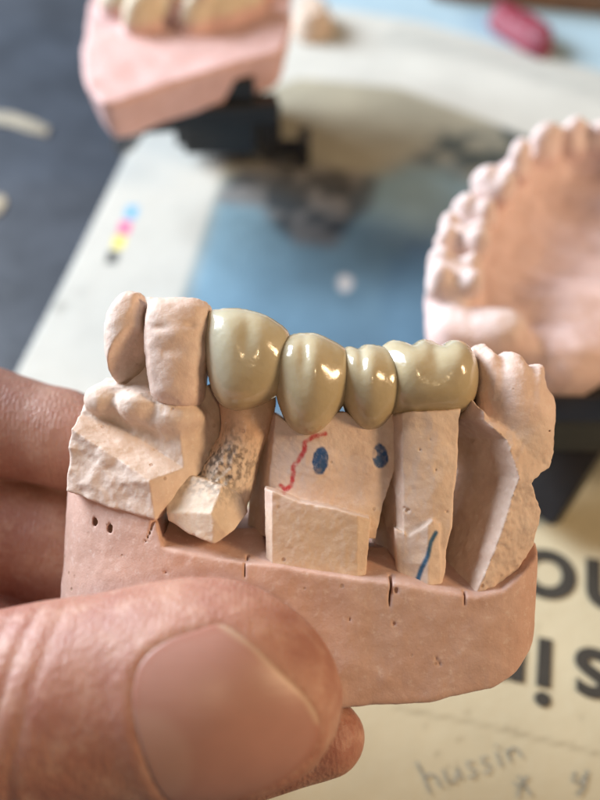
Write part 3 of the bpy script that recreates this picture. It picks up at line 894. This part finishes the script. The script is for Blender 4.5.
def crown(poly, yc, D, bumps, colr, q=0.46, tip=None, nm='crown', **kw):
    P = S(poly, yc - D * .55)
    lo = (P[:, 0].min() - 8, yc - D - 14, P[:, 1].min() - 8); hi = (P[:, 0].max() + 8, yc + D + 14, P[:, 1].max() + 8)
    h = 1.0
    X, Y, Z, f, sd = inflated(poly, yc - D * .55, yc, D, lo, hi, h, q, True, 1800)
    y0 = yc - D * .8
    for (px, py, rx, rz, a_) in bumps:
        f = f - a_ * np.exp(-(((X - ix(px, y0)) / rx) ** 2 + ((Z - iz(py, y0)) / rz) ** 2)) * np.clip((yc - Y) / 20, 0, 1)
    f = f + 0.55 * fbm(X, Y, Z, 22, 2)
    v_, q_ = surface_nets(f, lo, h)
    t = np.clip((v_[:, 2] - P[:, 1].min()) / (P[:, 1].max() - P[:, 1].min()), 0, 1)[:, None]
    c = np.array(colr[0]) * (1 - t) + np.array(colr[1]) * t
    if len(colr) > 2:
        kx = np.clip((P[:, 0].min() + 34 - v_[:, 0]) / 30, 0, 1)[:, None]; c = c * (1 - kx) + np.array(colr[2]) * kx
    np_mesh(nm, (v_ - BR) * K * CM, q_, M_cer, bridge, c, True, **kw)


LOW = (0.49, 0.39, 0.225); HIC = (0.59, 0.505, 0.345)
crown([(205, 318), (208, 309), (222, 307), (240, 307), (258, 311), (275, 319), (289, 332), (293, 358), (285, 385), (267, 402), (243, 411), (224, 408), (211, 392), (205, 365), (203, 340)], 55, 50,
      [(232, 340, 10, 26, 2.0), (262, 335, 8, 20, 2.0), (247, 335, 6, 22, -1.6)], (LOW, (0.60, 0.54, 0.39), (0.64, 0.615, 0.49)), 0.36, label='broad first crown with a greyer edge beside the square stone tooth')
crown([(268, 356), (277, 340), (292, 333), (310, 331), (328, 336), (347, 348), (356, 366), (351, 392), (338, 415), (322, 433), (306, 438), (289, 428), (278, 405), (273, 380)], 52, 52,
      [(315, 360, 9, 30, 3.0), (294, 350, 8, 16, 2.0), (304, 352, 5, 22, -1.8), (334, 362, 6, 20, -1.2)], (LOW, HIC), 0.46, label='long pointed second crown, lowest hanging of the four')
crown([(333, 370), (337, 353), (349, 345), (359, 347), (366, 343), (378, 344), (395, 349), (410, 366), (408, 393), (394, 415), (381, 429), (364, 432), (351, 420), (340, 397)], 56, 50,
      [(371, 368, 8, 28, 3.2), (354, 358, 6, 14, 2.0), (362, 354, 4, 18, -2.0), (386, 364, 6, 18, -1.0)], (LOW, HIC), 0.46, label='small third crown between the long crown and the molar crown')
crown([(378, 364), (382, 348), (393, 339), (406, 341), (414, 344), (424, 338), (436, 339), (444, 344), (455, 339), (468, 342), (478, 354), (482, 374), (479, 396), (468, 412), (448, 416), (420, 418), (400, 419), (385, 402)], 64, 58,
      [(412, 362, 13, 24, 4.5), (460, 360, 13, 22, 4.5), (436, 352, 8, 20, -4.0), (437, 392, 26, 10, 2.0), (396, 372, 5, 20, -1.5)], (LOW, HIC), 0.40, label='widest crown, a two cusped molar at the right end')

# ------------------------------------------------------------------ the hand
HR = np.array([-420.0, 40.0, -300.0])
hand = held_empty('person', HR, label='bare hand gripping the sectioned cast with thumb in front and fingers behind', category='person')
hs = 3.2
lo = (-800, -215, -540); hi = (110, 380, 250)
X, Y, Z = grid(lo, hi, hs)


def pt(px, py, y): return np.array([ix(px, y), y, iz(py, y)])


def chain(pts, X, Y, Z, fy=1.0, k=14):
    """tapering limb through joints (x, y, z, r); fy squeezes it in depth"""
    f = None
    for (a, ra), (b_, rb) in zip(pts[:-1], pts[1:]):
        A = np.array(a); B = np.array(b_); d = B - A
        dd = d[0] ** 2 + (d[1] / fy) ** 2 + d[2] ** 2
        t = np.clip(((X - A[0]) * d[0] + (Y - A[1]) / fy * d[1] / fy + (Z - A[2]) * d[2]) / dd, 0, 1)
        g = np.sqrt((X - A[0] - t * d[0]) ** 2 + ((Y - A[1] - t * d[1]) / fy) ** 2 + (Z - A[2] - t * d[2]) ** 2) - (ra + (rb - ra) * t)
        f = g if f is None else smin(f, g, k)
    return f


def soften(f, n, it=3):
    for _ in range(it):
        for ax in (0, 2):
            f = (np.roll(f, n, ax) + np.roll(f, -n, ax) + f) / 3
            f = (np.roll(f, max(1, n // 2), ax) + np.roll(f, -max(1, n // 2), ax) + f) / 3
    return f


def thumb(X, Y, Z):
    return soften(chain([(pt(-330, 640, 10), 118), (pt(-170, 735, -55), 100), (pt(-40, 722, -84), 92), (pt(60, 705, -88), 90), (pt(170, 692, -86), 96), (pt(222, 690, -86), 95), (pt(262, 700, -82), 76)], X, Y, Z, 0.84, 22), int(round(13 / (X[1, 0, 0] - X[0, 0, 0]))))


nail_px = [(140, 662), (165, 640), (196, 630), (222, 626), (252, 645), (285, 677), (307, 702), (319, 726), (320, 750), (304, 776), (274, 798), (240, 812), (198, 826), (166, 806), (146, 752), (135, 700)]
NAILP = spline([(ix(x, -150), iz(y, -150)) for x, y in nail_px], 5)
FREE = [(ix(x, -150), iz(y, -150)) for x, y in [(222, 626), (252, 645), (285, 677), (307, 702), (319, 728)]]


def nailsd(X, Z):
    return poly_sd(NAILP, X[:, 0, :] + 0 * Z[0, 0][None], Z[0, 0][None] + 0 * X[:, 0, :])[:, None, :]


def hand_field(X, Y, Z, with_all=True):
    ft = thumb(X, Y, Z)
    nsd = nailsd(X, Z)
    frd = path_d(FREE, X[:, 0, :] + 0 * Z[0, 0][None], Z[0, 0][None] + 0 * X[:, 0, :])[:, None, :]
    fr = np.clip((-90 - Y) / 25, 0, 1)
    fold = np.exp(-((nsd - 8) / 8.0) ** 2) * (0.8 + 0.5 * np.clip(frd / 40, 0, 1))
    sunk = np.clip((-nsd) / 7 + 0.3, 0, 1) * 2.4
    ft = ft - fr * fold + fr * sunk
    # creases over the joint
    cx = X - ix(30, -100) - 0.25 * (Z - iz(690, -100))
    for o_, a_, w_ in ((-30, 2.0, 5), (-8, 2.6, 5), (16, 1.8, 5), (-52, 1.4, 6)):
        ft = ft + a_ * np.exp(-((cx - o_ + 4 * fbm(X, Y, Z, 60, 1)) / w_) ** 2) * fr
    ft = ft + 1.3 * fbm(X, Y, Z, 34, 3)
    if not with_all: return ft
    ix_ = chain([(pt(-340, 290, 190), 125), (pt(-205, 300, 200), 106), (pt(-85, 405, 215), 78), (pt(60, 438, 195), 58), (pt(150, 462, 175), 50)], X, Y, Z, .95, 12)  # knuckles outside the frame, enlarged and raised to shade the fingers
    ix_ = np.minimum(ix_, 1e9)
    mid = chain([(pt(-420, 550, 160), 80), (pt(-190, 522, 225), 84), (pt(-50, 528, 232), 82), (pt(60, 545, 232), 76), (pt(190, 600, 200), 50)], X, Y, Z, .95, 12)
    rin = chain([(pt(-420, 680, 150), 76), (pt(-200, 635, 215), 84), (pt(-20, 655, 200), 78), (pt(170, 782, 80), 48), (pt(325, 737, 62), 42)], X, Y, Z, .95, 20)
    lit = chain([(pt(-430, 780, 130), 66), (pt(-240, 860, 110), 50), (pt(-90, 900, 80), 44), (pt(40, 880, 60), 38)], X, Y, Z, .95, 12)
    palm = chain([(pt(-560, 600, 110), 150), (pt(-420, 560, 110), 112)], X, Y, Z, .6, 30)
    palm = smin(palm, chain([(pt(-560, 640, 110), 150), (pt(-430, 740, 110), 100)], X, Y, Z, .6, 30), 30)
    palm = smin(palm, chain([(pt(-560, 470, 150), 140), (pt(-350, 345, 190), 125)], X, Y, Z, .9, 30), 30)  # unseen knuckle mass, added to keep window light off the fingers
    palm = smin(palm, chain([(pt(-900, 680, 120), 120), (pt(-560, 640, 110), 130)], X, Y, Z, .75, 30), 30)
    fg = smin(smin(ix_, mid, 6), smin(rin, lit, 6), 6)
    f = smin(fg + 1.6 * fbm(X, Y, Z, 40, 3), palm, 34)
    return smin(f, ft, 16) if True else f


f = hand_field(X, Y, Z)
v_, q_ = surface_nets(f, lo, hs)
np_mesh('hand', (v_ - HR) * K * CM, q_, M_skin, hand, None, True)
del f

# the thumbnail
lo = (-265, -215, -465); hi = (125, -60, -90); hn = 1.8
X, Y, Z = grid(lo, hi, hn)
ft = thumb(X, Y, Z); nsd = nailsd(X, Z)
f = smax(np.abs(ft + 2.0) - 2.2, nsd + 0.5, 2.5); f = np.maximum(f, Y + 80)
v_, q_ = surface_nets(f, lo, hn)
n2d = np.array([poly_sd(NAILP, v_[:, 0], v_[:, 2])]).ravel()
frd = path_d(FREE, v_[:, 0], v_[:, 2])
c = np.array([[0.46, 0.24, 0.19]]).repeat(len(v_), 0) * (1 + 0.08 * fbm(v_[:, 0], v_[:, 1], v_[:, 2], 26, 3)[:, None])
k = np.clip(1.0 + n2d / 9.0, 0, 1)[:, None]; c = c * (1 - k) + np.array([0.42, 0.185, 0.135]) * k
k = np.clip(1.2 - frd / 5.0, 0, 1)[:, None] * .8; c = c * (1 - k) + np.array([0.60, 0.42, 0.31]) * k
lun = np.hypot((v_[:, 0] - ix(150, -150)) / 42, (v_[:, 2] - iz(757, -150)) / 50)
k = np.clip((1.0 - lun) * 4, 0, 1)[:, None] * .5; c = c * (1 - k) + np.array([0.54, 0.335, 0.27]) * k
np_mesh('thumbnail', (v_ - HR) * K * CM, q_, M_nail, hand, c, True)
